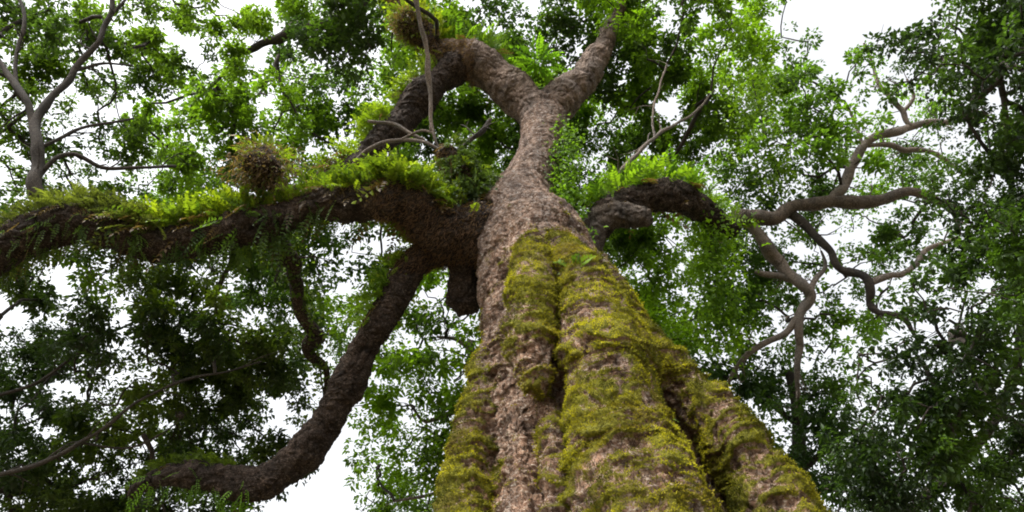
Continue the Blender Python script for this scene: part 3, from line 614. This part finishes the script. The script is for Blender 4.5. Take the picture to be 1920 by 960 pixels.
# woody hanging vine and loose aerial roots
def cord(name, label, strands, mat, cat='vine'):
    root = None; mb = MB()
    for spec in strands:
        P, R = px_tube(spec, 'D'); p, r = resample(P, R, .15); p = p + .5*r[:,None]*np.stack([vnoise(p*2.4, s) for s in (55, 56, 57)], 1)
        mb.tube(p, r, 7, .12)
    v, f = mb.arr(); return tag(mesh_from(name, v, f, mat), label, cat)
cord('hanging_vine', 'thick pale woody vine hanging down in front of the left fork', [[(770,-40,4.1,15),(784,20,4.1,14.9),(795,70,4.1,14.8),(804,120,4.1,14.7),(807,180,3.7,14.5),(808,230,3.4,14.3),(818,268,2.7,14.1),(840,300,2.0,14)], [(782,-40,2.7,15),(786,30,2.7,14.85),(800,80,2.7,14.75),(800,140,2.7,14.65),(809,200,2.4,14.45),(806,245,2.0,14.2)]], M_PALE)
cord('aerial_root', 'pale thin aerial roots looping beneath the arching limb', [[(645,335,5,15.2),(680,290,5,14.9),(715,268,4.5,14.6),(760,262,4,14.4),(800,268,3,14.1),(836,288,2.5,13.95)], [(690,228,3,15),(735,232,4,14.8),(765,248,3.5,14.6),(795,262,3,14.4)], [(755,260,2.5,14.4),(790,245,2.5,14.3),(815,252,2,14.2)]], M_PALE, 'root')

# ------------------------------------------------------------------ ground
def ground():
    n = 90; g = np.linspace(-1, 1, n); s = np.sign(g)*np.abs(g)**2.4*400
    X, Y = np.meshgrid(s, s+8); Z = .25*fbm(np.c_[X.ravel()*.12, Y.ravel()*.12, np.zeros(n*n)], 3, 501)
    Z = np.minimum(Z, 1.0)-.15; V = np.c_[X.ravel(), Y.ravel(), Z]; i = np.arange(n*n).reshape(n, n)
    Fq = np.stack([i[:-1,:-1], i[:-1,1:], i[1:,1:], i[1:,:-1]], -1).reshape(-1, 4)
    m, nt, N, out, L = newmat('leaf litter soil'); geo = N('ShaderNodeNewGeometry')
    n1 = N('ShaderNodeTexNoise', i_Scale=.6, i_Detail=6.); n2 = N('ShaderNodeTexVoronoi', i_Scale=9.)
    L(geo.outputs['Position'], n1.inputs['Vector']); L(geo.outputs['Position'], n2.inputs['Vector'])
    c = mixc(N, L, ramp(N, L, n1.outputs[0], .4, .65), (.07,.05,.03), (.045,.06,.02)); 
    c = mixc(N, L, ramp(N, L, n2.outputs['Color'], .3, 1.), c, (.19,.14,.085))
    bs = N('ShaderNodeBsdfPrincipled'); bs.inputs['Roughness'].default_value = .9; L(c, bs.inputs['Base Color'])
    bp = N('ShaderNodeBump', i_Strength=.6); L(n2.outputs[0], bp.inputs['Height']); L(bp.outputs[0], bs.inputs['Normal']); L(bs.outputs[0], out.inputs[0])
    tag(mesh_from('ground', V, Fq, m), None, None, None, 'structure')
ground()

# ------------------------------------------------------------------ overcast light
SUN_EL, SUN_ROT = math.radians(54), math.radians(218)      # sun high, behind the camera and a little to the left
w = bpy.data.worlds.new('World'); scn.world = w; w.use_nodes = True; nt = w.node_tree; nt.nodes.clear()
sky = nt.nodes.new('ShaderNodeTexSky'); sky.sky_type = 'NISHITA'; sky.sun_disc = False; sky.sun_elevation = SUN_EL; sky.sun_rotation = SUN_ROT
sky.dust_density = 5; sky.air_density = 1.2
hs = nt.nodes.new('ShaderNodeHueSaturation'); hs.inputs['Saturation'].default_value = .12
bg = nt.nodes.new('ShaderNodeBackground'); bg.inputs[1].default_value = .15; wo = nt.nodes.new('ShaderNodeOutputWorld')
nt.links.new(sky.outputs[0], hs.inputs['Color']); nt.links.new(hs.outputs[0], bg.inputs[0]); nt.links.new(bg.outputs[0], wo.inputs[0])
sl = bpy.data.lights.new('sun', 'SUN'); sl.energy = 1.5; sl.angle = math.radians(15); sl.color = (1, .97, .91)
so = bpy.data.objects.new('sun', sl); COL.objects.link(so); so.location = (0, 0, 40)
# sky sun_rotation is clockwise from +Y seen from above
sd = np.array([math.sin(SUN_ROT)*math.cos(SUN_EL), math.cos(SUN_ROT)*math.cos(SUN_EL), math.sin(SUN_EL)])
from mathutils import Vector
so.rotation_euler = Vector(-sd).to_track_quat('-Z', 'Y').to_euler()
vs = scn.view_settings; vs.view_transform = 'Standard'; vs.look = 'None'; vs.exposure = 1.55; vs.gamma = 1
scn.render.engine = 'CYCLES'; scn.cycles.filter_width = 1.9
scn.render.resolution_x, scn.render.resolution_y = 1024, 512
